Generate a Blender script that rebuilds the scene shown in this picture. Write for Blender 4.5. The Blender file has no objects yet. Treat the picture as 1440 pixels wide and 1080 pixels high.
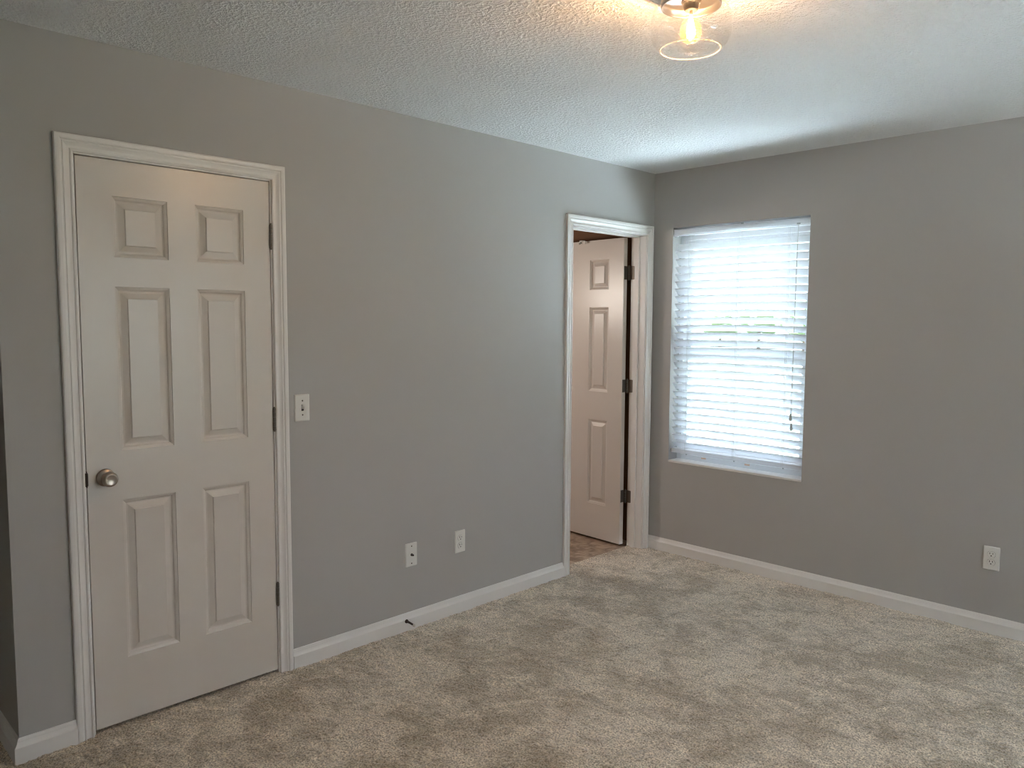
import bpy, bmesh, math, random
import numpy as np
from mathutils import Vector, Matrix

SC = bpy.context.scene
COL = SC.collection
R = math.radians
random.seed(4)

# ------------------------------------------------------------------ camera
cam_d = bpy.data.cameras.new('camera')
cam = bpy.data.objects.new('camera', cam_d)
COL.objects.link(cam)
cam_d.sensor_width = 36.0
cam_d.lens = 1092.6 / 1440.0 * 36.0
cam_d.clip_start = 0.02
cam_d.clip_end = 500
right = Vector((0.7058418, 0.70835101, 0.00511852))
up = Vector((-0.06045313, 0.05303643, 0.99676103))
fwd = Vector((-0.70578522, 0.70386503, -0.08025736))
m = Matrix((right, up, -fwd)).transposed().to_4x4()
m.translation = Vector((2.93753, -4.21097, 1.48381))
cam.matrix_world = m
SC.camera = cam

# ------------------------------------------------------------------ exposure
SC.view_settings.view_transform = 'Standard'
SC.view_settings.look = 'None'
SC.view_settings.gamma = 1.0
SC.view_settings.use_curve_mapping = False
SC.view_settings.exposure = 1.38
cy = SC.cycles
cy.use_denoising = True
cy.use_adaptive_sampling = False
cy.max_bounces = 14
cy.diffuse_bounces = 8
cy.glossy_bounces = 5
cy.transmission_bounces = 8
cy.transparent_max_bounces = 24
cy.caustics_reflective = False
cy.caustics_refractive = False
cy.sample_clamp_indirect = 40.0
cy.blur_glossy = 0.6
cy.filter_width = 1.15

# ------------------------------------------------------------------ sky, sun, portal
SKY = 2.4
w = bpy.data.worlds.new('world')
SC.world = w
w.use_nodes = True
nt = w.node_tree
nt.nodes.clear()
wo = nt.nodes.new('ShaderNodeOutputWorld')
bg = nt.nodes.new('ShaderNodeBackground')
tc = nt.nodes.new('ShaderNodeTexCoord')
sx = nt.nodes.new('ShaderNodeSeparateXYZ')
rp = nt.nodes.new('ShaderNodeValToRGB')
rp.color_ramp.elements[0].position = 0.0
rp.color_ramp.elements[0].color = (0.88, 0.93, 1.0, 1)
rp.color_ramp.elements[1].position = 0.7
rp.color_ramp.elements[1].color = (0.58, 0.75, 1.0, 1)
nt.links.new(tc.outputs['Generated'], sx.inputs[0])
nt.links.new(sx.outputs['Z'], rp.inputs[0])
nt.links.new(rp.outputs[0], bg.inputs[0])
# sky dimmed to the right, added to balance light from the second window
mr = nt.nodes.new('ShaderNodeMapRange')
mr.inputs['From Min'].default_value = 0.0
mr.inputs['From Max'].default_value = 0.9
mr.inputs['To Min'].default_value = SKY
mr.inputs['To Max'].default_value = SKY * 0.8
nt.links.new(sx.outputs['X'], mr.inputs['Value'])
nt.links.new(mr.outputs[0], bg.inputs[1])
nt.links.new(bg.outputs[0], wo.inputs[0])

sd = bpy.data.lights.new('sun', 'SUN')
sd.energy = 82.0
sd.angle = R(1.0)
sd.color = (0.74, 0.89, 1.0)
so = bpy.data.objects.new('sun', sd)
so.rotation_euler = (R(15), 0, R(-8))       # from high behind the house, onto the lawn
COL.objects.link(so)


def portal(name, loc, rot, sxx, syy):
    d = bpy.data.lights.new(name, 'AREA')
    d.shape = 'RECTANGLE'
    d.size = sxx
    d.size_y = syy
    d.cycles.is_portal = True
    o = bpy.data.objects.new(name, d)
    o.location = loc
    o.rotation_euler = rot
    COL.objects.link(o)


portal('portal_window', (0.588, 0.16, 1.332), (R(-90), 0, 0), 0.9, 1.5)
portal('portal_second_window', (5.37, -1.45, 1.332), (0, R(90), 0), 1.5, 1.6)

# ------------------------------------------------------------------ materials


def mat(name, col, rough=0.5, metal=0.0, spec=0.5, **kw):
    mt = bpy.data.materials.new(name)
    mt.use_nodes = True
    b = mt.node_tree.nodes['Principled BSDF']
    b.inputs['Base Color'].default_value = (*col, 1)
    b.inputs['Roughness'].default_value = rough
    b.inputs['Metallic'].default_value = metal
    b.inputs['Specular IOR Level'].default_value = spec
    for k, v in kw.items():
        b.inputs[k].default_value = v
    return mt


def N(mt, t, **kw):
    n = mt.node_tree.nodes.new(t)
    for k, v in kw.items():
        if k in n.inputs:
            n.inputs[k].default_value = v
        else:
            setattr(n, k, v)
    return n


def L(mt, a, b):
    mt.node_tree.links.new(a, b)


def bump(mt, scale, strength, dist, detail=4.0, kind='noise', thresh=None):
    b = mt.node_tree.nodes['Principled BSDF']
    c = N(mt, 'ShaderNodeTexCoord')
    n = N(mt, 'ShaderNodeTexNoise')
    n.inputs['Scale'].default_value = scale
    n.inputs['Detail'].default_value = detail
    L(mt, c.outputs['Object'], n.inputs['Vector'])
    out = n.outputs['Fac']
    if thresh:
        r = N(mt, 'ShaderNodeValToRGB')
        r.color_ramp.elements[0].position = thresh[0]
        r.color_ramp.elements[1].position = thresh[1]
        L(mt, out, r.inputs[0])
        out = r.outputs[0]
    bp = N(mt, 'ShaderNodeBump')
    bp.inputs['Strength'].default_value = strength
    bp.inputs['Distance'].default_value = dist
    L(mt, out, bp.inputs['Height'])
    L(mt, bp.outputs[0], b.inputs['Normal'])


M = {}
M['wall'] = mat('wall_paint_grey', (0.447, 0.437, 0.422), 0.62, spec=0.3)
bump(M['wall'], 260, 0.12, 0.001)
M['ceiling'] = mat('ceiling_paint_white', (0.79, 0.79, 0.775), 0.85, spec=0.2)
bump(M['ceiling'], 88, 0.85, 0.0055, detail=3.0, thresh=(0.42, 0.66))
M['trim'] = mat('trim_paint_white', (0.78, 0.76, 0.735), 0.33)
M['door'] = mat('door_paint_white', (0.66, 0.615, 0.565), 0.30, spec=0.5)
M['plate'] = mat('white_plastic', (0.74, 0.73, 0.69), 0.35)
M['dark_hole'] = mat('dark_slot', (0.03, 0.028, 0.025), 0.6)
M['nickel'] = mat('satin_nickel', (0.42, 0.36, 0.30), 0.28, metal=1.0)
M['hinge'] = mat('aged_nickel_hinge', (0.17, 0.15, 0.125), 0.48, metal=0.75)
M['bronze'] = mat('dark_bronze', (0.06, 0.045, 0.035), 0.35, metal=0.6)
M['chrome'] = mat('polished_nickel', (0.30, 0.29, 0.28), 0.30, metal=1.0)
M['rubber'] = mat('white_rubber', (0.68, 0.66, 0.62), 0.6)
M['blind'] = mat('white_slat', (0.82, 0.83, 0.84), 0.35)
M['vinyl'] = mat('white_vinyl_frame', (0.80, 0.81, 0.82), 0.4)
M['cord'] = mat('cord_white', (0.62, 0.62, 0.60), 0.7)
M['tassel'] = mat('clear_grey_plastic', (0.42, 0.45, 0.43), 0.35)
M['tan'] = mat('tan_tab', (0.75, 0.52, 0.38), 0.5)
M['bathwall'] = mat('bathroom_wall_dimmed', (0.17, 0.09, 0.05), 0.7, spec=0.2)  # dark brown stands in for the dimness on the bathroom walls
M['bathceil'] = mat('bathroom_ceiling_dimmed', (0.17, 0.09, 0.05), 0.8, spec=0.2)  # same dimness put into the ceiling colour
M['closet'] = mat('closet_paint', (0.3, 0.28, 0.25), 0.8)
M['bark'] = mat('bark', (0.12, 0.08, 0.05), 0.9)
M['leaf'] = mat('leaf_green', (0.13, 0.18, 0.08), 0.7)
M['socket'] = mat('socket_dark_bronze', (0.012, 0.010, 0.008), 0.5, spec=0.3)
M['concrete'] = mat('pale_concrete', (0.62, 0.63, 0.63), 0.85)
bump(M['concrete'], 40, 0.2, 0.004)
M['concrete_darker'] = mat('darker_concrete', (0.46, 0.475, 0.48), 0.85)  # darker tone of the same concrete
bump(M['concrete_darker'], 40, 0.2, 0.004)

b_ = M['blind'].node_tree
tl_ = b_.nodes.new('ShaderNodeBsdfTranslucent')
tl_.inputs[0].default_value = (0.82, 0.84, 0.86, 1)
ms_ = b_.nodes.new('ShaderNodeMixShader')
ms_.inputs[0].default_value = 0.50
b_.links.new(b_.nodes['Principled BSDF'].outputs[0], ms_.inputs[1])
b_.links.new(tl_.outputs[0], ms_.inputs[2])
b_.links.new(ms_.outputs[0], b_.nodes['Material Output'].inputs[0])

# lawn
g = M['lawn'] = mat('lawn_grass', (0.2, 0.3, 0.1), 0.9)
c_ = N(g, 'ShaderNodeTexCoord')
n_ = N(g, 'ShaderNodeTexNoise', Scale=0.4, Detail=6.0)
r_ = N(g, 'ShaderNodeValToRGB')
r_.color_ramp.elements[0].color = (0.050, 0.054, 0.040, 1)
r_.color_ramp.elements[1].color = (0.075, 0.080, 0.064, 1)
L(g, c_.outputs['Object'], n_.inputs['Vector'])
L(g, n_.outputs['Fac'], r_.inputs[0])
L(g, r_.outputs[0], g.node_tree.nodes['Principled BSDF'].inputs['Base Color'])


def carpet_material():
    mt = mat('beige_cut_pile', (0.4, 0.35, 0.28), 0.55, spec=0.4)
    b = mt.node_tree.nodes['Principled BSDF']
    b.inputs['Sheen Weight'].default_value = 0.55
    b.inputs['Sheen Roughness'].default_value = 0.45
    c = N(mt, 'ShaderNodeTexCoord')
    # patches where the pile lies one way or the other
    n1 = N(mt, 'ShaderNodeTexNoise', Scale=7.0, Detail=9.0, Roughness=0.80, Distortion=0.6)
    L(mt, c.outputs['Object'], n1.inputs['Vector'])
    r1 = N(mt, 'ShaderNodeValToRGB')
    r1.color_ramp.elements[0].position = 0.42
    r1.color_ramp.elements[0].color = (0.53, 0.445, 0.33, 1)
    r1.color_ramp.elements[1].position = 0.58
    r1.color_ramp.elements[1].color = (0.88, 0.775, 0.64, 1)
    # broad areas where the patches run together
    n0 = N(mt, 'ShaderNodeTexNoise', Scale=1.9, Detail=3.0, Distortion=0.8)
    L(mt, c.outputs['Object'], n0.inputs['Vector'])
    mm = N(mt, 'ShaderNodeMath', operation='MULTIPLY_ADD')
    mm.inputs[1].default_value = 0.50
    mm.inputs[2].default_value = -0.25
    L(mt, n0.outputs['Fac'], mm.inputs[0])
    ad = N(mt, 'ShaderNodeMath', operation='ADD')
    L(mt, n1.outputs['Fac'], ad.inputs[0])
    L(mt, mm.outputs[0], ad.inputs[1])
    L(mt, ad.outputs[0], r1.inputs[0])
    # short strokes left by a vacuum
    mp = N(mt, 'ShaderNodeMapping')
    mp.inputs['Rotation'].default_value = (0, 0, R(58))
    mp.inputs['Scale'].default_value = (4.0, 26.0, 1.0)
    L(mt, c.outputs['Object'], mp.inputs['Vector'])
    n2 = N(mt, 'ShaderNodeTexNoise', Scale=1.0, Detail=4.0, Distortion=1.2)
    L(mt, mp.outputs[0], n2.inputs['Vector'])
    r2 = N(mt, 'ShaderNodeValToRGB')
    r2.color_ramp.elements[0].position = 0.35
    r2.color_ramp.elements[0].color = (0.90, 0.895, 0.89, 1)
    r2.color_ramp.elements[1].position = 0.65
    r2.color_ramp.elements[1].color = (1.06, 1.06, 1.06, 1)
    L(mt, n2.outputs['Fac'], r2.inputs[0])
    # yarn tips
    n3 = N(mt, 'ShaderNodeTexNoise', Scale=150.0, Detail=2.0, Roughness=0.7)
    L(mt, c.outputs['Object'], n3.inputs['Vector'])
    r3 = N(mt, 'ShaderNodeValToRGB')
    r3.color_ramp.elements[0].position = 0.36
    r3.color_ramp.elements[0].color = (0.40, 0.38, 0.35, 1)
    r3.color_ramp.elements[1].position = 0.62
    r3.color_ramp.elements[1].color = (1.20, 1.20, 1.20, 1)
    L(mt, n3.outputs['Fac'], r3.inputs[0])
    m1 = N(mt, 'ShaderNodeMix', data_type='RGBA', blend_type='MULTIPLY')
    m1.inputs[0].default_value = 1.0
    L(mt, r1.outputs[0], m1.inputs[6])
    L(mt, r2.outputs[0], m1.inputs[7])
    m2 = N(mt, 'ShaderNodeMix', data_type='RGBA', blend_type='MULTIPLY')
    m2.inputs[0].default_value = 1.0
    L(mt, m1.outputs[2], m2.inputs[6])
    L(mt, r3.outputs[0], m2.inputs[7])
    L(mt, m2.outputs[2], b.inputs['Base Color'])
    return mt


M['carpet'] = carpet_material()


def stone_vinyl():
    mt = mat('brown_stone_vinyl', (0.3, 0.22, 0.16), 0.35)
    b = mt.node_tree.nodes['Principled BSDF']
    c = N(mt, 'ShaderNodeTexCoord')
    n = N(mt, 'ShaderNodeTexNoise', Scale=14.0, Detail=6.0, Distortion=1.0)
    L(mt, c.outputs['Object'], n.inputs['Vector'])
    r = N(mt, 'ShaderNodeValToRGB')
    r.color_ramp.elements[0].position = 0.36
    r.color_ramp.elements[0].color = (0.27, 0.185, 0.125, 1)
    r.color_ramp.elements[1].position = 0.64
    r.color_ramp.elements[1].color = (0.56, 0.44, 0.335, 1)
    L(mt, n.outputs['Fac'], r.inputs[0])
    br = N(mt, 'ShaderNodeTexBrick')
    br.inputs['Scale'].default_value = 3.0
    br.inputs['Mortar Size'].default_value = 0.012
    br.inputs['Color1'].default_value = (1, 1, 1, 1)
    br.inputs['Color2'].default_value = (0.72, 0.66, 0.60, 1)
    br.inputs['Mortar'].default_value = (0.6, 0.55, 0.5, 1)
    L(mt, c.outputs['Object'], br.inputs['Vector'])
    mx = N(mt, 'ShaderNodeMix', data_type='RGBA', blend_type='MULTIPLY')
    mx.inputs[0].default_value = 0.8
    L(mt, r.outputs[0], mx.inputs[6])
    L(mt, br.outputs['Color'], mx.inputs[7])
    L(mt, mx.outputs[2], b.inputs['Base Color'])
    return mt


M['stone'] = stone_vinyl()


def thin_glass(name, tint, refl=1.0, haze=0.0, haze_col=(1, 1, 1)):
    """A thin pane: straight-through light with mirror reflection at the surface."""
    mt = bpy.data.materials.new(name)
    mt.use_nodes = True
    t = mt.node_tree
    t.nodes.clear()
    o = t.nodes.new('ShaderNodeOutputMaterial')
    tr = t.nodes.new('ShaderNodeBsdfTransparent')
    tr.inputs[0].default_value = (*tint, 1)
    gl = t.nodes.new('ShaderNodeBsdfGlossy')
    gl.inputs['Roughness'].default_value = 0.02
    gl.inputs[0].default_value = (refl, refl, refl, 1)
    lw = t.nodes.new('ShaderNodeLayerWeight')      # Schlick reflectance, the same from both sides
    lw.inputs[0].default_value = 0.5
    pw = t.nodes.new('ShaderNodeMath')
    pw.operation = 'POWER'
    pw.inputs[1].default_value = 5.0
    fr = t.nodes.new('ShaderNodeMath')
    fr.operation = 'MULTIPLY_ADD'
    fr.inputs[1].default_value = 0.85
    fr.inputs[2].default_value = 0.05
    t.links.new(lw.outputs['Facing'], pw.inputs[0])
    t.links.new(pw.outputs[0], fr.inputs[0])
    mx = t.nodes.new('ShaderNodeMixShader')
    t.links.new(fr.outputs[0], mx.inputs[0])
    t.links.new(tr.outputs[0], mx.inputs[1])
    t.links.new(gl.outputs[0], mx.inputs[2])
    last = mx
    if haze:
        tl = t.nodes.new('ShaderNodeBsdfTranslucent')
        tl.inputs[0].default_value = (*haze_col, 1)
        m2 = t.nodes.new('ShaderNodeMixShader')
        m2.inputs[0].default_value = haze
        t.links.new(mx.outputs[0], m2.inputs[1])
        t.links.new(tl.outputs[0], m2.inputs[2])
        last = m2
    t.links.new(last.outputs[0], o.inputs[0])
    return mt


M['pane'] = thin_glass('window_glass', (0.97, 0.98, 0.98))
M['shade'] = thin_glass('clear_shade_glass', (0.955, 0.95, 0.945))
M['bulbglass'] = thin_glass('bulb_glass', (1.0, 0.94, 0.86), haze=0.007, haze_col=(1.0, 0.52, 0.22))


def emitter(name, col, s):
    mt = bpy.data.materials.new(name)
    mt.use_nodes = True
    t = mt.node_tree
    t.nodes.clear()
    o = t.nodes.new('ShaderNodeOutputMaterial')
    e = t.nodes.new('ShaderNodeEmission')
    e.inputs[0].default_value = (*col, 1)
    e.inputs[1].default_value = s
    t.links.new(e.outputs[0], o.inputs[0])
    return mt


M['filament'] = emitter('lit_filament', (1.0, 0.62, 0.28), 60.0)

# ------------------------------------------------------------------ mesh helpers


def obj(name, bm, m, parent=None, smooth=False, bevel=0.0, segs=2, angle=35, weld=True):
    me = bpy.data.meshes.new(name)
    if weld:
        bmesh.ops.remove_doubles(bm, verts=bm.verts, dist=1e-6)
    bmesh.ops.recalc_face_normals(bm, faces=bm.faces)
    bm.to_mesh(me)
    bm.free()
    me.materials.append(M[m])
    o = bpy.data.objects.new(name, me)
    COL.objects.link(o)
    if parent:
        o.parent = parent
    if smooth:
        for p in me.polygons:
            p.use_smooth = True
    if bevel:
        md = o.modifiers.new('bevel', 'BEVEL')
        md.width = bevel
        md.segments = segs
        md.limit_method = 'ANGLE'
        md.angle_limit = R(angle)
    return o


def tag(o, label=None, cat=None, group=None, kind=None):
    if label:
        o['label'] = label
    if cat:
        o['category'] = cat
    if group:
        o['group'] = group
    if kind:
        o['kind'] = kind
    return o


def empty(name, loc=(0, 0, 0), rz=0.0, **kw):
    o = bpy.data.objects.new(name, None)
    o.empty_display_size = 0.05
    o.location = loc
    o.rotation_euler = (0, 0, rz)
    COL.objects.link(o)
    tag(o, **kw)
    return o


def BM():
    return bmesh.new()


def box(bm, x0, x1, y0, y1, z0, z1):
    v = [bm.verts.new(p) for p in ((x0, y0, z0), (x1, y0, z0), (x1, y1, z0), (x0, y1, z0),
                                   (x0, y0, z1), (x1, y0, z1), (x1, y1, z1), (x0, y1, z1))]
    for f in ((0, 3, 2, 1), (4, 5, 6, 7), (0, 1, 5, 4), (1, 2, 6, 5), (2, 3, 7, 6), (3, 0, 4, 7)):
        bm.faces.new([v[i] for i in f])
    return bm


def lathe(bm, prof, origin=(0, 0, 0), axis=(0, 0, 1), n=40, cap0=True, cap1=True):
    """prof: list of (radius, height along the axis)."""
    q = Vector((0, 0, 1)).rotation_difference(Vector(axis))
    o = Vector(origin)
    rings = []
    for r, h in prof:
        if r < 1e-6:
            rings.append([bm.verts.new(o + q @ Vector((0, 0, h)))])
        else:
            rings.append([bm.verts.new(o + q @ Vector((r * math.cos(2 * math.pi * i / n), r * math.sin(2 * math.pi * i / n), h))) for i in range(n)])
    for a, b in zip(rings, rings[1:]):
        for i in range(n):
            j = (i + 1) % n
            if len(a) == 1 and len(b) > 1:
                bm.faces.new((a[0], b[i], b[j]))
            elif len(b) == 1 and len(a) > 1:
                bm.faces.new((a[i], a[j], b[0]))
            elif len(a) > 1:
                bm.faces.new((a[i], a[j], b[j], b[i]))
    if cap0 and len(rings[0]) > 1:
        bm.faces.new(rings[0][::-1])
    if cap1 and len(rings[-1]) > 1:
        bm.faces.new(rings[-1])
    return bm


def tube(bm, pts, r, n=8):
    pts = [Vector(p) for p in pts]
    rings = []
    for i, p in enumerate(pts):
        d = (pts[min(i + 1, len(pts) - 1)] - pts[max(i - 1, 0)]).normalized()
        q = Vector((0, 0, 1)).rotation_difference(d)
        rings.append([bm.verts.new(p + q @ Vector((r * math.cos(2 * math.pi * k / n), r * math.sin(2 * math.pi * k / n), 0))) for k in range(n)])
    for a, b in zip(rings, rings[1:]):
        for k in range(n):
            bm.faces.new((a[k], a[(k + 1) % n], b[(k + 1) % n], b[k]))
    bm.faces.new(rings[0][::-1])
    bm.faces.new(rings[-1])
    return bm


def loft(bm, stations):
    """stations: rings of points (closed sections), joined in order, capped at the ends."""
    rs = [[bm.verts.new(p) for p in s] for s in stations]
    n = len(rs[0])
    for a, b in zip(rs, rs[1:]):
        for k in range(n):
            bm.faces.new((a[k], a[(k + 1) % n], b[(k + 1) % n], b[k]))
    bm.faces.new(rs[0][::-1])
    bm.faces.new(rs[-1])
    return bm


def rounded_plate(bm, w, h, d, slope=0.004, rr=0.004):
    """A wall plate in local axes: x across, z up, y out of the wall is negative y."""
    def ring(hw, hh, y, r):
        pts = []
        for cx, cz, a0 in ((hw - r, hh - r, 0), (-hw + r, hh - r, 90), (-hw + r, -hh + r, 180), (hw - r, -hh + r, 270)):
            for k in range(5):
                a = R(a0 + k * 22.5)
                pts.append((cx + r * math.cos(a), y, cz + r * math.sin(a)))
        return pts
    return loft(bm, [ring(w / 2, h / 2, 0, rr), ring(w / 2, h / 2, -d * 0.35, rr),
                     ring(w / 2 - slope * 0.45, h / 2 - slope * 0.45, -d * 0.8, rr), ring(w / 2 - slope, h / 2 - slope, -d, rr)])


# ------------------------------------------------------------------ dimensions
H = 2.427
YE = -3.61                       # outside corner of the left wall
XR, YB = 5.2, -4.75               # right and back walls, out of the picture
WT = 0.115                       # thickness of the left wall
C_J0, C_J1, C_T = -3.3745, -2.6632, 2.0405     # closet door jamb faces and head
B_J0, B_J1, B_T = -0.797, -0.082, 2.031        # bathroom door jamb faces and head
JT = 0.018
WX0, WX1, WZ0, WZ1 = 0.1445, 1.0295, 0.589, 2.075   # window opening
FT = 0.16                        # far wall thickness


def struct(o, label=None, cat=None):
    return tag(o, label, cat, None, 'structure')


# ------------------------------------------------------------------ room shell
bm = BM()
zt = H + 0.02
for y0, y1, z0, z1 in ((YE, C_J0 - JT, -0.03, zt), (C_J1 + JT, B_J0 - JT, -0.03, zt), (B_J1 + JT, FT, -0.03, zt),
                       (C_J0 - JT, C_J1 + JT, C_T + JT, zt), (B_J0 - JT, B_J1 + JT, B_T + JT, zt)):
    box(bm, -WT, 0, y0, y1, z0, z1)
box(bm, -1.6, -WT, YE, YE + 0.115, -0.03, zt)         # return into the hall
struct(obj('wall_left', bm, 'wall', weld=False), 'long grey painted wall with the two white doors', 'wall')

bm = BM()
for x0, x1, z0, z1 in ((0, WX0, -0.03, zt), (WX1, XR + FT, -0.03, zt), (WX0, WX1, -0.03, WZ0), (WX0, WX1, WZ1, zt)):
    box(bm, x0, x1, 0, FT, z0, z1)
struct(obj('wall_far', bm, 'wall', weld=False), 'grey painted wall around the window with the blind', 'wall')

W2 = (-2.25, -0.65)              # second window, in the right wall, out of the picture
bm = BM()
for y0, y1, z0, z1 in ((YB, W2[0], -0.03, zt), (W2[1], 0, -0.03, zt), (W2[0], W2[1], -0.03, WZ0), (W2[0], W2[1], WZ1, zt)):
    box(bm, XR, XR + FT, y0, y1, z0, z1)
struct(obj('wall_right', bm, 'wall', weld=False), 'grey painted wall beside the camera, out of the picture', 'wall')

bm = BM()
box(bm, -1.6, XR + FT, YB - 0.12, YB, -0.03, zt)
struct(obj('wall_back', bm, 'wall'), 'grey painted wall behind the camera, out of the picture', 'wall')
bm = BM()
box(bm, -1.72, -1.6, YB - 0.12, YE + 0.115, -0.03, zt)
struct(obj('wall_hall', bm, 'wall'), 'grey painted end wall of the hall at far left', 'wall')

bm = BM()
box(bm, -1.72, XR + FT, YB - 0.12, FT, H, H + 0.12)
struct(obj('ceiling', bm, 'ceiling'), 'white textured ceiling with the glass lamp', 'ceiling')

# ------------------------------------------------------------------ floor: carpet with a real pile surface
GX0, GX1, GY0, GY1, ST = -0.108, 2.62, -3.85, 0.004, 0.0042
nx = int((GX1 - GX0) / ST) + 1
ny = int((GY1 - GY0) / ST) + 1
rng = np.random.default_rng(7)


def smooth_noise(nx, ny, cell):
    cx, cyy = int(nx / cell) + 3, int(ny / cell) + 3
    gq = rng.random((cx, cyy))
    xs = np.arange(nx) / cell
    ys = np.arange(ny) / cell
    xi, yi = xs.astype(int), ys.astype(int)
    fx, fy = xs - xi, ys - yi
    fx = fx * fx * (3 - 2 * fx)
    fy = fy * fy * (3 - 2 * fy)
    a = gq[np.ix_(xi, yi)] * (1 - fx)[:, None] + gq[np.ix_(xi + 1, yi)] * fx[:, None]
    b = gq[np.ix_(xi, yi + 1)] * (1 - fx)[:, None] + gq[np.ix_(xi + 1, yi + 1)] * fx[:, None]
    return a * (1 - fy)[None, :] + b * fy[None, :]


hz = (rng.random((nx, ny)) - 0.5) * 0.0040 + (smooth_noise(nx, ny, 3.3) - 0.5) * 0.0040 + (smooth_noise(nx, ny, 9) - 0.5) * 0.0035
hz += (smooth_noise(nx, ny, 26) - 0.5) * 0.004
X, Y = np.meshgrid(GX0 + np.arange(nx) * ST, GY0 + np.arange(ny) * ST, indexing='ij')
X = X + (rng.random((nx, ny)) - 0.5) * ST * 0.6
Y = Y + (rng.random((nx, ny)) - 0.5) * ST * 0.6
Z = hz.copy()
Z[0, :] = Z[-1, :] = 0
Z[:, 0] = Z[:, -1] = 0
co = np.stack([X, Y, Z], -1).reshape(-1, 3)
ii = np.arange(nx * ny).reshape(nx, ny)
quads = np.stack([ii[:-1, :-1], ii[1:, :-1], ii[1:, 1:], ii[:-1, 1:]], -1).reshape(-1, 4)
base = len(co)
ox0, ox1, oy0, oy1 = -1.62, XR + 0.02, YB - 0.02, 0.004
extra = []
eq = []


def flat(x0, x1, y0, y1):
    k = base + len(extra)
    extra.extend(((x0, y0, 0), (x1, y0, 0), (x1, y1, 0), (x0, y1, 0)))
    eq.append((k, k + 1, k + 2, k + 3))


flat(ox0, ox1, oy0, GY0)
flat(GX1, ox1, GY0, oy1)
flat(ox0, GX0, GY0, YE + 0.11)
flat(-0.75, GX0, YE + 0.11, -2.45)
co = np.vstack([co, np.array(extra)])
quads = np.vstack([quads, np.array(eq)])
me = bpy.data.meshes.new('floor')
me.vertices.add(len(co))
me.vertices.foreach_set('co', co.astype(np.float32).ravel())
me.loops.add(quads.size)
me.loops.foreach_set('vertex_index', quads.astype(np.int32).ravel())
me.polygons.add(len(quads))
me.polygons.foreach_set('loop_start', (np.arange(len(quads)) * 4).astype(np.int32))
me.update(calc_edges=True)
me.materials.append(M['carpet'])
fl = bpy.data.objects.new('floor', me)
COL.objects.link(fl)
struct(fl, 'beige cut pile carpet over the whole bedroom floor', 'carpet')

# ------------------------------------------------------------------ closet behind the closed door, bathroom beyond the open one
bm = BM()
box(bm, -0.80, -0.75, YE + 0.115, -2.3, -0.03, zt)
box(bm, -0.75, -WT, -2.35, -2.3, -0.03, zt)
struct(obj('wall_closet', bm, 'closet'), 'inside walls of the closet behind the closed door', 'wall')
bx0, by0, by1 = -2.1, -1.9, 0.03
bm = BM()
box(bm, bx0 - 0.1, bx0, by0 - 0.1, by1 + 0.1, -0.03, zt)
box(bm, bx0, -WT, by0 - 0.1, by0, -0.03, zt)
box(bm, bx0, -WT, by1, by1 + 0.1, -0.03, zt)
struct(obj('wall_bathroom', bm, 'bathwall'), 'bathroom walls beyond the open door, dimness put into their colour', 'wall')
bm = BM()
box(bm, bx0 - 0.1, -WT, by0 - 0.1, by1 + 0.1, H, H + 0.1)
struct(obj('ceiling_bathroom', bm, 'bathceil'), 'bathroom ceiling with the dimness put into its colour', 'ceiling')
bm = BM()
box(bm, bx0, -0.108, by0, by1, -0.06, -0.006)
struct(obj('floor_bathroom', bm, 'stone'), 'brown stone pattern floor just beyond the open door', 'floor')

# ------------------------------------------------------------------ casings, jambs, baseboards
CAS = [(0.0, 0.0), (0.0, 0.0080), (0.0015, 0.0100), (0.0050, 0.0112), (0.0085, 0.0100), (0.0100, 0.0068), (0.0130, 0.0066), (0.0190, 0.0076),
       (0.0250, 0.0110), (0.0290, 0.0142), (0.0315, 0.0148), (0.0330, 0.0118), (0.0365, 0.0118), (0.0385, 0.0158), (0.0430, 0.0172),
       (0.0500, 0.0172), (0.0545, 0.0160), (0.0570, 0.0130), (0.0570, 0.0)]


def casing(name, y0, y1, zh, label):
    """Three mitred legs round an opening in the plane x = 0; y0, y1, zh are the inner edges."""
    st = []
    st.append([(t, y0 - s, -0.012) for s, t in CAS])
    st.append([(t, y0 - s, zh + s) for s, t in CAS])
    st.append([(t, y1 + s, zh + s) for s, t in CAS])
    st.append([(t, y1 + s, -0.012) for s, t in CAS])
    bm = loft(BM(), st)
    o = obj(name, bm, 'trim')
    return struct(o, label, 'door casing')


trim1 = casing('trim_1', C_J0 - 0.005, C_J1 + 0.005, C_T + 0.005, 'white moulded casing around the closed closet door')
trim2 = casing('trim_2', B_J0 - 0.005, B_J1 + 0.005, B_T + 0.005, 'white moulded casing around the open bathroom doorway')


def jamb(name, y0, y1, zh, stop_x0, stop_x1, parent):
    bm = BM()
    box(bm, -WT, 0.0005, y0 - JT, y0, -0.02, zh)
    box(bm, -WT, 0.0005, y1, y1 + JT, -0.02, zh)
    box(bm, -WT, 0.0005, y0 - JT, y1 + JT, zh, zh + JT)
    o = obj(name, bm, 'trim', parent, bevel=0.0012, weld=False)
    bm = BM()
    box(bm, stop_x0, stop_x1, y0, y0 + 0.011, -0.018, zh - 0.011)
    box(bm, stop_x0, stop_x1, y1 - 0.011, y1, -0.018, zh - 0.011)
    box(bm, stop_x0, stop_x1, y0, y1, zh - 0.011, zh)
    obj('door_stop_strip', bm, 'trim', parent, bevel=0.002, weld=False)
    return o


jamb('jamb', C_J0, C_J1, C_T, -0.07, -0.038, trim1)
jamb('jamb', B_J0, B_J1, B_T, -0.080, -0.048, trim2)

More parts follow.
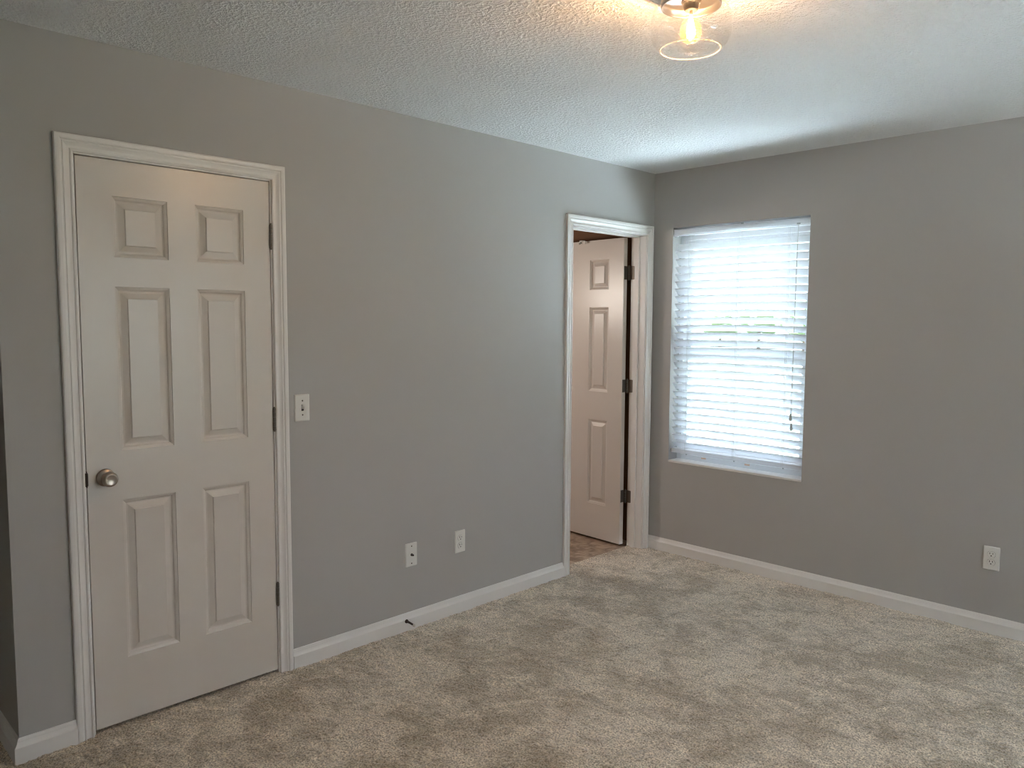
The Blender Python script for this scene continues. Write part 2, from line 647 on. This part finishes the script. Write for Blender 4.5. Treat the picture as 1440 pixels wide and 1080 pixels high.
BASE = [(0.0, -0.02), (0.0180, -0.02), (0.0180, 0.0530), (0.0172, 0.0550), (0.0140, 0.0580), (0.0110, 0.0620), (0.0085, 0.0670),
        (0.0078, 0.0690), (0.0075, 0.0715), (0.0060, 0.0730), (0.0050, 0.0765), (0.0032, 0.0803), (0.0, 0.0815)]


def base_left(name, y0, y1, label, mitre0=False, mitre1=False):
    st = [[(t, y0 - (t if mitre0 else 0), z) for t, z in BASE], [(t, y1 - (t if mitre1 else 0), z) for t, z in BASE]]
    return struct(obj(name, loft(BM(), st), 'trim'), label, 'baseboard')


base_left('baseboard_left', C_J1 + 0.062, B_J0 - 0.062, 'long white baseboard between the two doors')
# short run left of the closet, returned round the outside corner into the hall
st = [[(-1.6, YE - t, z) for t, z in BASE], [(t, YE - t, z) for t, z in BASE], [(t, C_J0 - 0.062, z) for t, z in BASE]]
struct(obj('baseboard_corner', loft(BM(), st), 'trim'), 'short white baseboard turning the outside corner left of the closet door', 'baseboard')
st = [[(0.0, -t, z) for t, z in BASE], [(XR, -t, z) for t, z in BASE]]
struct(obj('baseboard_far', loft(BM(), st), 'trim'), 'white baseboard under the window wall', 'baseboard')
st = [[(XR - t, YB, z) for t, z in BASE], [(XR - t, 0.0, z) for t, z in BASE]]
struct(obj('baseboard_right', loft(BM(), st), 'trim'), 'white baseboard of the wall out of the picture', 'baseboard')

# ------------------------------------------------------------------ six panel doors
PROF = [(0.0, 0.0), (0.0010, -0.0036), (0.0040, -0.0044), (0.0100, -0.0070), (0.0135, -0.0122), (0.0170, -0.0134), (0.0215, -0.0128),
        (0.0410, -0.0048), (0.0422, -0.0014), (0.0440, -0.0006)]


def panelled_slab(bm, wd, z0, z1, th, cols, rows):
    """Slab in local axes: x from 0 (latch edge) to wd (hinge edge), front face at y = 0, back at y = th."""
    xs = [0.0] + [c for p in cols for c in p] + [wd]
    zs = [z0] + [c for p in rows for c in p] + [z1]
    for side in (0, 1):
        def P(x, d, z):
            return (x, -d if side == 0 else th + d, z)
        for i in range(len(xs) - 1):
            for j in range(len(zs) - 1):
                a, b, c, d = xs[i], xs[i + 1], zs[j], zs[j + 1]
                if i % 2 == 1 and j % 2 == 1:
                    prev = None
                    for s, dep in PROF:
                        ring = [bm.verts.new(P(x, dep, z)) for x, z in ((a + s, c + s), (b - s, c + s), (b - s, d - s), (a + s, d - s))]
                        if prev:
                            for k in range(4):
                                bm.faces.new((prev[k], prev[(k + 1) % 4], ring[(k + 1) % 4], ring[k]))
                        prev = ring
                    bm.faces.new(prev)
                else:
                    bm.faces.new([bm.verts.new(P(x, 0, z)) for x, z in ((a, c), (b, c), (b, d), (a, d))])
    # the four edges, matching the grid lines so the slab closes
    for x in (0.0, wd):
        for j in range(len(zs) - 1):
            bm.faces.new([bm.verts.new(q) for q in ((x, 0, zs[j]), (x, th, zs[j]), (x, th, zs[j + 1]), (x, 0, zs[j + 1]))])
    for z in (z0, z1):
        for i in range(len(xs) - 1):
            bm.faces.new([bm.verts.new(q) for q in ((xs[i], 0, z), (xs[i + 1], 0, z), (xs[i + 1], th, z), (xs[i], th, z))])
    return bm


ROWS = [(0.2526, 0.8358), (1.0147, 1.599), (1.702, 1.9133)]


def leaf(bm, plane, c, a, b, z0, z1, r=0.011, t=0.0012):
    """A thin hinge leaf with round corners at its far end b; plane 'x' or 'y' at coordinate c."""
    s = 1 if b > a else -1
    pts = [(a, z0)]
    for k in range(7):
        g = R(-90 + 15 * k)
        pts.append((b - s * r + s * r * math.cos(g), z0 + r + r * math.sin(g)))
    for k in range(7):
        g = R(15 * k)
        pts.append((b - s * r + s * r * math.cos(g), z1 - r + r * math.sin(g)))
    pts.append((a, z1))
    P = (lambda u, z, d: (c + d, u, z)) if plane == 'x' else (lambda u, z, d: (u, c + d, z))
    return loft(bm, [[P(u, z, -t) for u, z in pts], [P(u, z, t) for u, z in pts]])


def hinge(parent, pin, z0, z1, leaves):
    """A butt hinge: knuckle barrel with a pin, and its leaves. All in the parent's axes."""
    bm = BM()
    n = 5
    step = (z1 - z0) / n
    for k in range(n):
        lathe(bm, [(0.0052, 0), (0.0062, 0.0006), (0.0062, step - 0.0014), (0.0052, step - 0.0008)], (pin[0], pin[1], z0 + k * step), n=16)
    lathe(bm, [(0.0030, -0.004), (0.0045, -0.003), (0.0045, 0.0)], (pin[0], pin[1], z0), n=16)
    lathe(bm, [(0.0045, 0.0), (0.0048, 0.003), (0.0030, 0.0055)], (pin[0], pin[1], z1 - 0.001), n=16)
    h = obj('hinge', bm, 'hinge', parent, smooth=False)
    for b in leaves:
        obj('hinge_leaf', leaf(BM(), *b, z0 + 0.001, z1 - 0.001), 'hinge', h)
    return h


# closet door, closed, front face flush with the wall
DW = 0.7048
d1 = empty('door_1', (-0.0015, -3.3712, 0.0), R(90), label='closed white six panel closet door with a round knob', cat='door', kind='structure')
# local x runs along +y of the room, local -y points into the room
slab = obj('door_leaf', panelled_slab(BM(), DW, 0.0165, 2.0368, 0.035,
           [(-3.2576 + 3.3712, -3.0685 + 3.3712), (-2.9661 + 3.3712, -2.7765 + 3.3712)], ROWS), 'door', d1)
for za, zb in ((1.772, 1.868), (1.0315, 1.1245), (0.294, 0.389)):
    hinge(d1, (DW + 0.0035, -0.0062), za, zb, [('x', DW + 0.0018, -0.004, 0.026)])
kx, kz = 0.060, 0.9255
bm = lathe(BM(), [(0.031, 0.0), (0.0315, 0.003), (0.0305, 0.0055), (0.027, 0.008), (0.018, 0.010), (0.0135, 0.012), (0.0, 0.012)], (kx, 0, kz), (0, -1, 0), n=48)
rose = obj('knob_rose', bm, 'nickel', d1, smooth=True)
bm = lathe(BM(), [(0.012, 0.009), (0.0115, 0.016), (0.012, 0.022), (0.0165, 0.027), (0.0232, 0.0325), (0.0265, 0.039), (0.0272, 0.046),
                  (0.0262, 0.053), (0.0228, 0.0592), (0.0178, 0.0628), (0.0168, 0.0622), (0.0, 0.0640)], (kx, 0, kz), (0, -1, 0), n=48)
obj('door_knob', bm, 'nickel', d1, smooth=True)
bm = box(BM(), -0.0022, 0.0006, -0.0022, 0.024, kz - 0.029, kz + 0.029)
lathe(bm, [(0.0045, -0.024), (0.0058, -0.020), (0.0058, 0.020), (0.0045, 0.024)], (-0.0022, -0.0012, kz), n=16)
obj('strike_plate', bm, 'bronze', d1)

# bathroom door, swung into the bathroom, hinged on the jamb next to the corner
# local x runs from latch edge (0) to hinge edge; front (-y local) faces the bedroom side
BW = 0.709
ang = -3.0                       # a little short of square
pinx, piny = -0.1290, -0.0865
d2 = empty('door_2', (pinx, piny, 0.0), R(-ang * -1), label='white six panel bathroom door standing open into the bathroom', cat='door', kind='structure')
x_h = -0.0115                    # hinge edge, from the pin
bm = panelled_slab(BM(), BW, 0.0085, 2.0265, 0.035, [(0.1030, 0.2680), (0.4160, 0.5860)],
                   [(0.2440, 0.8230), (1.0160, 1.5810), (1.6980, 1.8970)])
bmesh.ops.translate(bm, verts=bm.verts, vec=(x_h - BW, -0.0395, 0))
lf = obj('door_leaf', bm, 'door', d2)
for za, zb in ((1.757, 1.846), (1.023, 1.109), (0.290, 0.374)):
    hinge(d2, (0, 0), za, zb, [('x', x_h + 0.0012, -0.034, -0.001)])
# jamb leaves belong to the fixed jamb
for za, zb in ((1.757, 1.846), (1.023, 1.109), (0.290, 0.374)):
    obj('hinge_leaf', leaf(BM(), 'y', B_J1 - 0.0004, pinx + 0.004, pinx + 0.046, za + 0.001, zb - 0.001), 'hinge', trim2)

# small clip on top of the open door
cl = empty('door_hook', (-0.486, -0.148, 2.0265), R(3), label='small white hook clipped over the top of the open bathroom door', cat='hook')
bm = BM()
box(bm, -0.011, 0.011, -0.0025, 0.0365, 0.0003, 0.0025)
box(bm, -0.011, 0.011, -0.0025, -0.0005, -0.022, 0.0025)
box(bm, -0.011, 0.011, 0.0362, 0.0380, -0.018, 0.0025)
obj('hook_clip', bm, 'rubber', cl, bevel=0.0006)
bm = tube(BM(), [(0, -0.003, -0.010), (0, -0.010, -0.020), (0, -0.017, -0.024), (0, -0.021, -0.017)], 0.0042, 10)
obj('hook_peg', bm, 'rubber', cl, smooth=True)

# ------------------------------------------------------------------ window
win = empty('window_1', ((WX0 + WX1) / 2, 0.10, WZ0), 0, label='white double hung window behind the lowered blind', cat='window', kind='structure')


def wpart(name, boxes, m, parent=win, bevel=0.002):
    bm = BM()
    for a in boxes:
        box(bm, *a)
    wl = win.location
    bmesh.ops.translate(bm, verts=bm.verts, vec=(-wl.x, -wl.y, -wl.z))
    return obj(name, bm, m, parent, bevel=bevel, weld=False)


f0, f1 = 0.095, 0.155
wpart('window_frame', [(WX0, WX0 + 0.032, f0, f1, WZ0, WZ1), (WX1 - 0.032, WX1, f0, f1, WZ0, WZ1),
                       (WX0 + 0.032, WX1 - 0.032, f0, f1, WZ1 - 0.075, WZ1), (WX0 + 0.032, WX1 - 0.032, f0, f1, WZ0, WZ0 + 0.045)], 'vinyl')
s0, s1 = WX0 + 0.032, WX1 - 0.032
us = wpart('upper_sash', [(s0, s0 + 0.035, 0.128, 0.150, 1.268, 2.0), (s1 - 0.035, s1, 0.128, 0.150, 1.268, 2.0),
                          (s0 + 0.035, s1 - 0.035, 0.128, 0.150, 1.945, 2.0), (s0 + 0.035, s1 - 0.035, 0.128, 0.150, 1.268, 1.312)], 'vinyl')
ls = wpart('lower_sash', [(s0, s0 + 0.035, 0.100, 0.124, 0.634, 1.31), (s1 - 0.035, s1, 0.100, 0.124, 0.634, 1.31),
                          (s0 + 0.035, s1 - 0.035, 0.100, 0.124, 1.262, 1.312), (s0 + 0.035, s1 - 0.035, 0.100, 0.124, 0.634, 0.690)], 'vinyl')
wpart('window_pane', [(s0 + 0.03, s1 - 0.03, 0.1385, 0.1395, 1.305, 1.95)], 'pane', us, 0)
wpart('window_pane', [(s0 + 0.03, s1 - 0.03, 0.1115, 0.1125, 0.685, 1.268)], 'pane', ls, 0)
wpart('window_sill', [(WX0 + 0.0005, WX1 - 0.0005, -0.004, 0.10, WZ0 - 0.001, WZ0 + 0.0125)], 'trim', bevel=0.003)
for tx in (0.345, 0.645):
    wpart('frame_tab', [(tx - 0.017, tx + 0.017, 0.0925, 0.096, 0.6185, 0.6275)], 'tan', bevel=0.0008)

# the window in the right wall, out of the picture
w2 = empty('window_2', (XR + 0.1, (W2[0] + W2[1]) / 2, WZ0), 0, label='plain white window in the right wall, out of the picture', cat='window', kind='structure')
bm = BM()
a, b = W2
for q in ((XR + 0.095, XR + 0.155, a, a + 0.06, WZ0, WZ1), (XR + 0.095, XR + 0.155, b - 0.06, b, WZ0, WZ1),
          (XR + 0.095, XR + 0.155, a + 0.06, b - 0.06, WZ1 - 0.07, WZ1), (XR + 0.095, XR + 0.155, a + 0.06, b - 0.06, WZ0, WZ0 + 0.06), (XR + 0.10, XR + 0.15, a + 0.06, b - 0.06, 1.27, 1.33)):
    box(bm, *q)
bmesh.ops.translate(bm, verts=bm.verts, vec=(-XR - 0.1, -(a + b) / 2, -WZ0))
obj('window_frame', bm, 'vinyl', w2, weld=False)

# ------------------------------------------------------------------ blind
blind = empty('window_blind', ((WX0 + WX1) / 2, 0.04, WZ0 + 0.013), 0,
              label='white slatted blind lowered in front of the bright window', cat='blind')
BL = blind.location


def bpart(name, bm, m, parent=blind, **kw):
    bmesh.ops.translate(bm, verts=bm.verts, vec=(-BL.x, -BL.y, -BL.z))
    return obj(name, bm, m, parent, **kw)


bx0_, bx1_ = WX0 + 0.012, WX1 - 0.008
bm = BM()
box(bm, bx0_, bx1_, 0.018, 0.068, 2.027, 2.062)
bpart('head_rail', bm, 'blind', bevel=0.001)
# valance: a moulded strip in front of the rail with short returns
VP = [(0.004, 2.022), (0.001, 2.0245), (0.0, 2.028), (0.0015, 2.031), (0.0038, 2.0335), (0.0038, 2.0575), (0.0015, 2.0595), (0.0, 2.0615), (0.004, 2.0635), (0.012, 2.0635), (0.012, 2.022)]
bm = loft(BM(), [[(x, 0.002 + y, z) for y, z in VP] for x in (WX0 + 0.004, WX1 - 0.003)])
for x in (WX0 + 0.004, WX1 - 0.009):
    box(bm, x, x + 0.006, 0.013, 0.050, 2.022, 2.0635)
val = bpart('valance', bm, 'blind')
bm = BM()
box(bm, 0.612, 0.628, 0.0005, 0.010, 2.061, 2.0700)
bpart('valance_clip', bm, 'tassel', val)
bm = BM()
box(bm, 0.952, 0.972, 0.0005, 0.0055, 2.030, 2.039)
bpart('cord_lock', bm, 'tassel', val)

SP = 0.0462
LADX = (0.258, 0.592, 0.905)


def bow(x, k):
    u = (x - bx0_) / (bx1_ - bx0_)
    a = 0.0015 + 0.0045 * math.sin(math.pi * min(1, max(0, k / 27.0)))
    return a * 4 * u * (1 - u)


TILT = R(44.5)                     # inner edge up, outer edge down
CT, SN = math.cos(TILT), math.sin(TILT)
slat_bm = BM()
NS = 16
for k in range(28):
    z = 1.971 - SP * k
    st = []
    for i in range(NS + 1):
        x = bx0_ + (bx1_ - bx0_) * i / NS
        zz = z + bow(x, k)
        sec = []
        for h, ts in ((0.0022, (0, 0.25, 0.5, 0.75, 1)), (-0.0022, (1, 0.75, 0.5, 0.25, 0))):
            for t in ts:
                u = 0.050 * t                             # along the slat, from the inner edge out
                v = h + 0.0016 * (1 - (2 * t - 1) ** 2)    # slight crown
                sec.append((x, 0.017 + u * CT + v * SN, zz - u * SN + v * CT))
        st.append(sec)
    loft(slat_bm, st)
bpart('slats', slat_bm, 'blind')
bm = BM()
st = []
for i in range(NS + 1):
    x = bx0_ + (bx1_ - bx0_) * i / NS
    zz = bow(x, 27) * 0.4
    st.append([(x, y, zc + zz) for y, zc in ((0.017, 0.651), (0.015, 0.654), (0.015, 0.674), (0.018, 0.677), (0.062, 0.677), (0.065, 0.674), (0.065, 0.654), (0.063, 0.651))])
rail = bpart('bottom_rail', loft(bm, st), 'blind')
for x in LADX:
    bm = lathe(BM(), [(0.0045, 0), (0.0045, -0.006), (0.003, -0.009)], (x, 0.030, 0.6515), n=14)
    bpart('cord_plug', bm, 'tassel', rail)
for x in LADX:
    bm = BM()
    for y in (0.0135, 0.0570):
        tube(bm, [(x - 0.004, y, 2.03), (x - 0.004, y, 0.66)], 0.0007, 6)
        tube(bm, [(x + 0.004, y, 2.03), (x + 0.004, y, 0.66)], 0.0007, 6)
    for k in range(28):
        tube(bm, [(x, 0.0135, 1.9695 - SP * k), (x, 0.0570, 1.9695 - 0.0380 - SP * k)], 0.0006, 6)
    bpart('ladder_cord', bm, 'cord')
for dx, zb in ((0.0, 0.972), (0.006, 0.915)):
    bm = tube(BM(), [(0.9605 + dx * 0.4, 0.003, 2.032), (0.960 + dx * 0.4, -0.003, 1.9), (0.958 + dx * 0.2, -0.004, 1.4), (0.9575 + dx - 0.002, -0.004, zb)], 0.0011, 8)
    cd = bpart('lift_cord', bm, 'cord')
    tx = 0.9575 + dx - 0.002
    bm = lathe(BM(), [(0.0025, 0.0), (0.0045, -0.003), (0.0062, -0.014), (0.0085, -0.034), (0.0088, -0.040), (0.0060, -0.043), (0.0, -0.043)], (tx, -0.004, zb + 0.002), n=20)
    bpart('tassel', bm, 'tassel', cd, smooth=True)

# ------------------------------------------------------------------ wall plates


def screw(bm, x, z, y):
    lathe(bm, [(0.0034, 0.0), (0.0034, 0.0008), (0.0022, 0.0016), (0.0, 0.0018)], (x, y, z), (0, -1, 0), n=16)
    return bm


PW, PH, PD = 0.070, 0.1145, 0.0062


def plate(name, loc, rz, label, cat, group=None):
    e = empty(name, loc, rz, label=label, cat=cat, group=group)
    obj('cover_plate', rounded_plate(BM(), PW, PH, PD), 'plate', e)
    return e


sw = plate('light_switch', (0, -2.535, 1.1162), R(90), 'white toggle light switch on the wall right of the closet door', 'light switch')
bm = box(BM(), -0.0055, 0.0055, -PD - 0.0006, -PD + 0.001, -0.013, 0.013)
sl = obj('switch_slot', bm, 'dark_hole', sw)
bm = loft(BM(), [[(-0.0048, -PD + 0.001, -0.006), (0.0048, -PD + 0.001, -0.006), (0.0048, -PD + 0.001, 0.010), (-0.0048, -PD + 0.001, 0.010)],
                 [(-0.0042, -PD - 0.012, 0.005), (0.0042, -PD - 0.012, 0.005), (0.0042, -PD - 0.010, 0.0145), (-0.0042, -PD - 0.010, 0.0145)]])
obj('toggle', bm, 'plate', sw, bevel=0.001)
for z in (0.030, -0.030):
    obj('screw', screw(BM(), 0, z, -PD), 'hinge', sw)


def receptacle(e):
    for z in (0.0195, -0.0195):
        bm = BM()
        pts = []
        for k in range(40):
            a = 2 * math.pi * k / 40
            pts.append((max(-0.0172, min(0.0172, 0.0172 * math.cos(a))), max(-0.0142, min(0.0142, 0.0172 * math.sin(a)))))
        loft(bm, [[(x * 1.035, -PD + 0.0004, z + q * 1.035) for x, q in pts], [(x * 1.035, -PD - 0.0003, z + q * 1.035) for x, q in pts]])
        gp = obj('receptacle_gap', bm, 'dark_hole', e)
        bm = loft(BM(), [[(x, -PD + 0.0004, z + q) for x, q in pts], [(x, -PD - 0.0016, z + q) for x, q in pts],
                         [(x * 0.95, -PD - 0.0022, z + q * 0.95) for x, q in pts]])
        f = obj('receptacle', bm, 'plate', e)
        bm = BM()
        box(bm, -0.0075, -0.0050, -PD - 0.0026, -PD - 0.0010, z + 0.0005, z + 0.0090)
        box(bm, 0.0050, 0.0075, -PD - 0.0026, -PD - 0.0010, z + 0.0010, z + 0.0082)
        lathe(bm, [(0.0028, 0.0010), (0.0028, 0.0026)], (0, -PD, z - 0.0065), (0, -1, 0), n=16)
        obj('slots', bm, 'dark_hole', f)
    obj('screw', screw(BM(), 0, 0, -PD), 'plate', e)


cx_ = plate('coax_plate', (0, -1.9641, 0.3619), R(90), 'white cover plate with one dark cable connector, lower left of the outlet', 'wall plate')
bm = lathe(BM(), [(0.0066, 0.0), (0.0066, 0.003), (0.0048, 0.0032), (0.0048, 0.013), (0.0036, 0.0135), (0.0, 0.0135)], (0, -PD, 0), (0, -1, 0), n=20)
obj('coax_connector', bm, 'bronze', cx_)
for z in (0.042, -0.042):
    obj('screw', screw(BM(), 0, z, -PD), 'hinge', cx_)
o1 = plate('wall_outlet', (0, -1.6533, 0.3648), R(90), 'white double power outlet on the door wall, right of the cable plate', 'outlet')
receptacle(o1)
o2 = plate('wall_outlet', (1.9806, 0, 0.3629), 0, 'white double power outlet on the window wall at far right', 'outlet')
receptacle(o2)

# ------------------------------------------------------------------ spring door stop on the baseboard
ds = empty('door_stop', (0.0180, -2.006, 0.0475), R(90), label='short dark metal door stop with a white tip on the left baseboard', cat='door stop')
bm = lathe(BM(), [(0.0095, 0.0), (0.0095, 0.002), (0.0080, 0.006), (0.0055, 0.008), (0.0, 0.008)], (0, 0, 0), (0, -1, 0), n=24)
obj('mounting_base', bm, 'bronze', ds, smooth=False)
bm = BM()
pts = []
for k in range(140):
    t = k / 139.0
    a = t * 2 * math.pi * 17
    rr = 0.0046 - 0.0012 * t
    pts.append((rr * math.cos(a), -0.006 - 0.050 * t, rr * math.sin(a) - 0.0035 * t * t))
tube(bm, pts, 0.00115, 6)
tube(bm, [(0, -0.005, 0), (0, -0.030, -0.001), (0, -0.056, -0.0035)], 0.0026, 8)
obj('spring', bm, 'bronze', ds, smooth=True)
bm = lathe(BM(), [(0.0048, 0.0), (0.0062, 0.001), (0.0062, 0.010), (0.0050, 0.0125), (0.0, 0.013)], (0, -0.054, -0.0035), (0, -1, -0.10), n=20)
obj('rubber_tip', bm, 'rubber', ds, smooth=True)

# ------------------------------------------------------------------ ceiling lamp
LX, LY = 1.688, -2.2615
lamp = empty('ceiling_lamp', (LX, LY, H), 0, label='flush ceiling lamp with clear glass drum shade and lit filament bulb', cat='lamp')


def z_(v):
    return v - H


bm = lathe(BM(), [(0.074, z_(H)), (0.0815, z_(H - 0.003)), (0.0835, z_(2.410)), (0.0835, z_(2.3685)), (0.0825, z_(2.3665)), (0.0800, z_(2.3665)), (0.0790, z_(2.3690)),
                  (0.0790, z_(2.384)), (0.074, z_(2.388)), (0.0, z_(2.388))], n=64, cap0=True, cap1=False)
obj('canopy', bm, 'chrome', lamp, smooth=True, )
bm = lathe(BM(), [(0.020, z_(2.388)), (0.0275, z_(2.3845)), (0.0275, z_(2.3785)), (0.0235, z_(2.376)), (0.0225, z_(2.372)), (0.0190, z_(2.358)), (0.0172, z_(2.356)), (0.0, z_(2.356))], n=40)
obj('socket', bm, 'socket', lamp)
bulb_prof = [(0.0128, 2.358), (0.0135, 2.350), (0.0160, 2.342), (0.0215, 2.329), (0.0275, 2.3165), (0.0303, 2.3045), (0.0305, 2.296), (0.0285, 2.286), (0.0235, 2.277), (0.0160, 2.2708), (0.008, 2.2682), (0.0, 2.2675)]
bm = lathe(BM(), [(r, z_(z)) for r, z in bulb_prof], n=40, cap0=False)
blb = obj('bulb', bm, 'bulbglass', lamp, smooth=True)
bm = BM()
for k in range(6):
    a = 2 * math.pi * k / 6
    tube(bm, [(0.0055 * math.cos(a), 0.0055 * math.sin(a), z_(2.332)), (0.0105 * math.cos(a + 0.25), 0.0105 * math.sin(a + 0.25), z_(2.306)), (0.0080 * math.cos(a + 0.5), 0.0080 * math.sin(a + 0.5), z_(2.284))], 0.0016, 8)
obj('filament', bm, 'filament', blb, smooth=True)
bm = lathe(BM(), [(0.0042, z_(2.356)), (0.0042, z_(2.345)), (0.0022, z_(2.340)), (0.0022, z_(2.284)), (0.0, z_(2.283))], n=16)
obj('filament_stem', bm, 'tassel', blb, smooth=True)
sp = [(0.0842, 2.3695), (0.0925, 2.3668), (0.1010, 2.3610), (0.1075, 2.3530), (0.1110, 2.3425), (0.1115, 2.3320), (0.1115, 2.2950), (0.1105, 2.2850), (0.1070, 2.2745), (0.1000, 2.2640), (0.0910, 2.2555), (0.0845, 2.2512), (0.0828, 2.2505)]
bm = lathe(BM(), [(r, z_(z)) for r, z in sp], n=96, cap0=False, cap1=False)
sh = obj('glass_shade', bm, 'shade', lamp, smooth=True)
bm = BM()
ring = []
nn = 96
for k in range(nn):
    a = 2 * math.pi * k / nn
    ring.append([(math.cos(a) * (0.0832 + 0.0011 * math.cos(b)), math.sin(a) * (0.0832 + 0.0011 * math.cos(b)), z_(2.2505) + 0.0011 * math.sin(b)) for b in [2 * math.pi * j / 10 for j in range(10)]])
vs = [[bm.verts.new(p) for p in r] for r in ring]
for k in range(nn):
    for j in range(10):
        bm.faces.new((vs[k][j], vs[(k + 1) % nn][j], vs[(k + 1) % nn][(j + 1) % 10], vs[k][(j + 1) % 10]))
M['rim'] = mat('glass_rim', (0.42, 0.39, 0.36), 0.2, spec=0.5)
t_ = M['rim'].node_tree
tl_ = t_.nodes.new('ShaderNodeBsdfTranslucent')
tl_.inputs[0].default_value = (0.66, 0.62, 0.57, 1)
ms_ = t_.nodes.new('ShaderNodeMixShader')
ms_.inputs[0].default_value = 0.6
t_.links.new(t_.nodes['Principled BSDF'].outputs[0], ms_.inputs[1])
t_.links.new(tl_.outputs[0], ms_.inputs[2])
t_.links.new(ms_.outputs[0], t_.nodes['Material Output'].inputs[0])
obj('glass_rim', bm, 'rim', sh, smooth=True)
pl = bpy.data.lights.new('bulb_light', 'POINT')
pl.energy = 10.0
pl.color = (1.0, 0.61, 0.33)
pl.shadow_soft_size = 0.013
po = bpy.data.objects.new('bulb_light', pl)
po.parent = lamp
po.location = (0, 0, z_(2.306))
COL.objects.link(po)

# the vanity light of the bathroom, out of the picture to the left of its doorway
vl = bpy.data.lights.new('vanity_light', 'POINT')
vl.energy = 17.0
vl.color = (1.0, 0.90, 0.81)
vl.shadow_soft_size = 0.18
vo = bpy.data.objects.new('vanity_light', vl)
vo.location = (-1.4, -1.4, 1.7)
COL.objects.link(vo)

# ------------------------------------------------------------------ outside the window
bm = BM()
box(bm, -5, 3.2, 1.4, 3.9, -0.598, -0.585)  # added slab, placed to bounce sun up through the blind
tag(obj('bounce_slab', bm, 'concrete_darker', bevel=0.004), 'pale concrete path added to bounce sun through the window with the blind', 'reflector')
bm = BM()
box(bm, 6.0, 9.5, -5.5, 0.4, -0.598, -0.585)  # second added slab, bounces sun in through the right window
tag(obj('bounce_slab', bm, 'concrete', bevel=0.004), 'pale concrete path added beside the house to bounce sun into the right window, unseen', 'reflector')
bm = BM()
box(bm, -120, 5.5, 0.6, 220, -0.9, -0.6)
box(bm, 5.5, 120, -30, 220, -0.9, -0.6)
tag(obj('lawn', bm, 'lawn'), 'pale green lawn outside seen through the blind', 'lawn', kind='stuff')


def tree(x, y, h, r, seed):
    rnd = random.Random(seed)
    e = empty('tree', (x, y, -0.6), rnd.uniform(0, 6), label='distant leafy green tree seen through the blind', cat='tree', group='trees beyond the lawn')
    obj('trunk', lathe(BM(), [(0.16, 0), (0.11, h * 0.3), (0.07, h * 0.6)], n=10), 'bark', e)
    bm = BM()
    for k in range(7):
        c = Vector((rnd.uniform(-0.5, 0.5) * r, rnd.uniform(-0.5, 0.5) * r, h * rnd.uniform(0.5, 0.8)))
        s = r * rnd.uniform(0.45, 0.68)
        b2 = bmesh.ops.create_icosphere(bm, subdivisions=2, radius=s, matrix=Matrix.Translation(c))
        for v in b2['verts']:
            v.co += (v.co - c).normalized() * rnd.uniform(-0.18, 0.22) * s
    obj('crown', bm, 'leaf', e)


for i in range(9):
    tree(-8.5 - 4.7 * i, 50 + (i % 3) * 1.5 + 0.6 * i, 3.4 + (i * 7 % 5) * 0.16, 1.65, i)
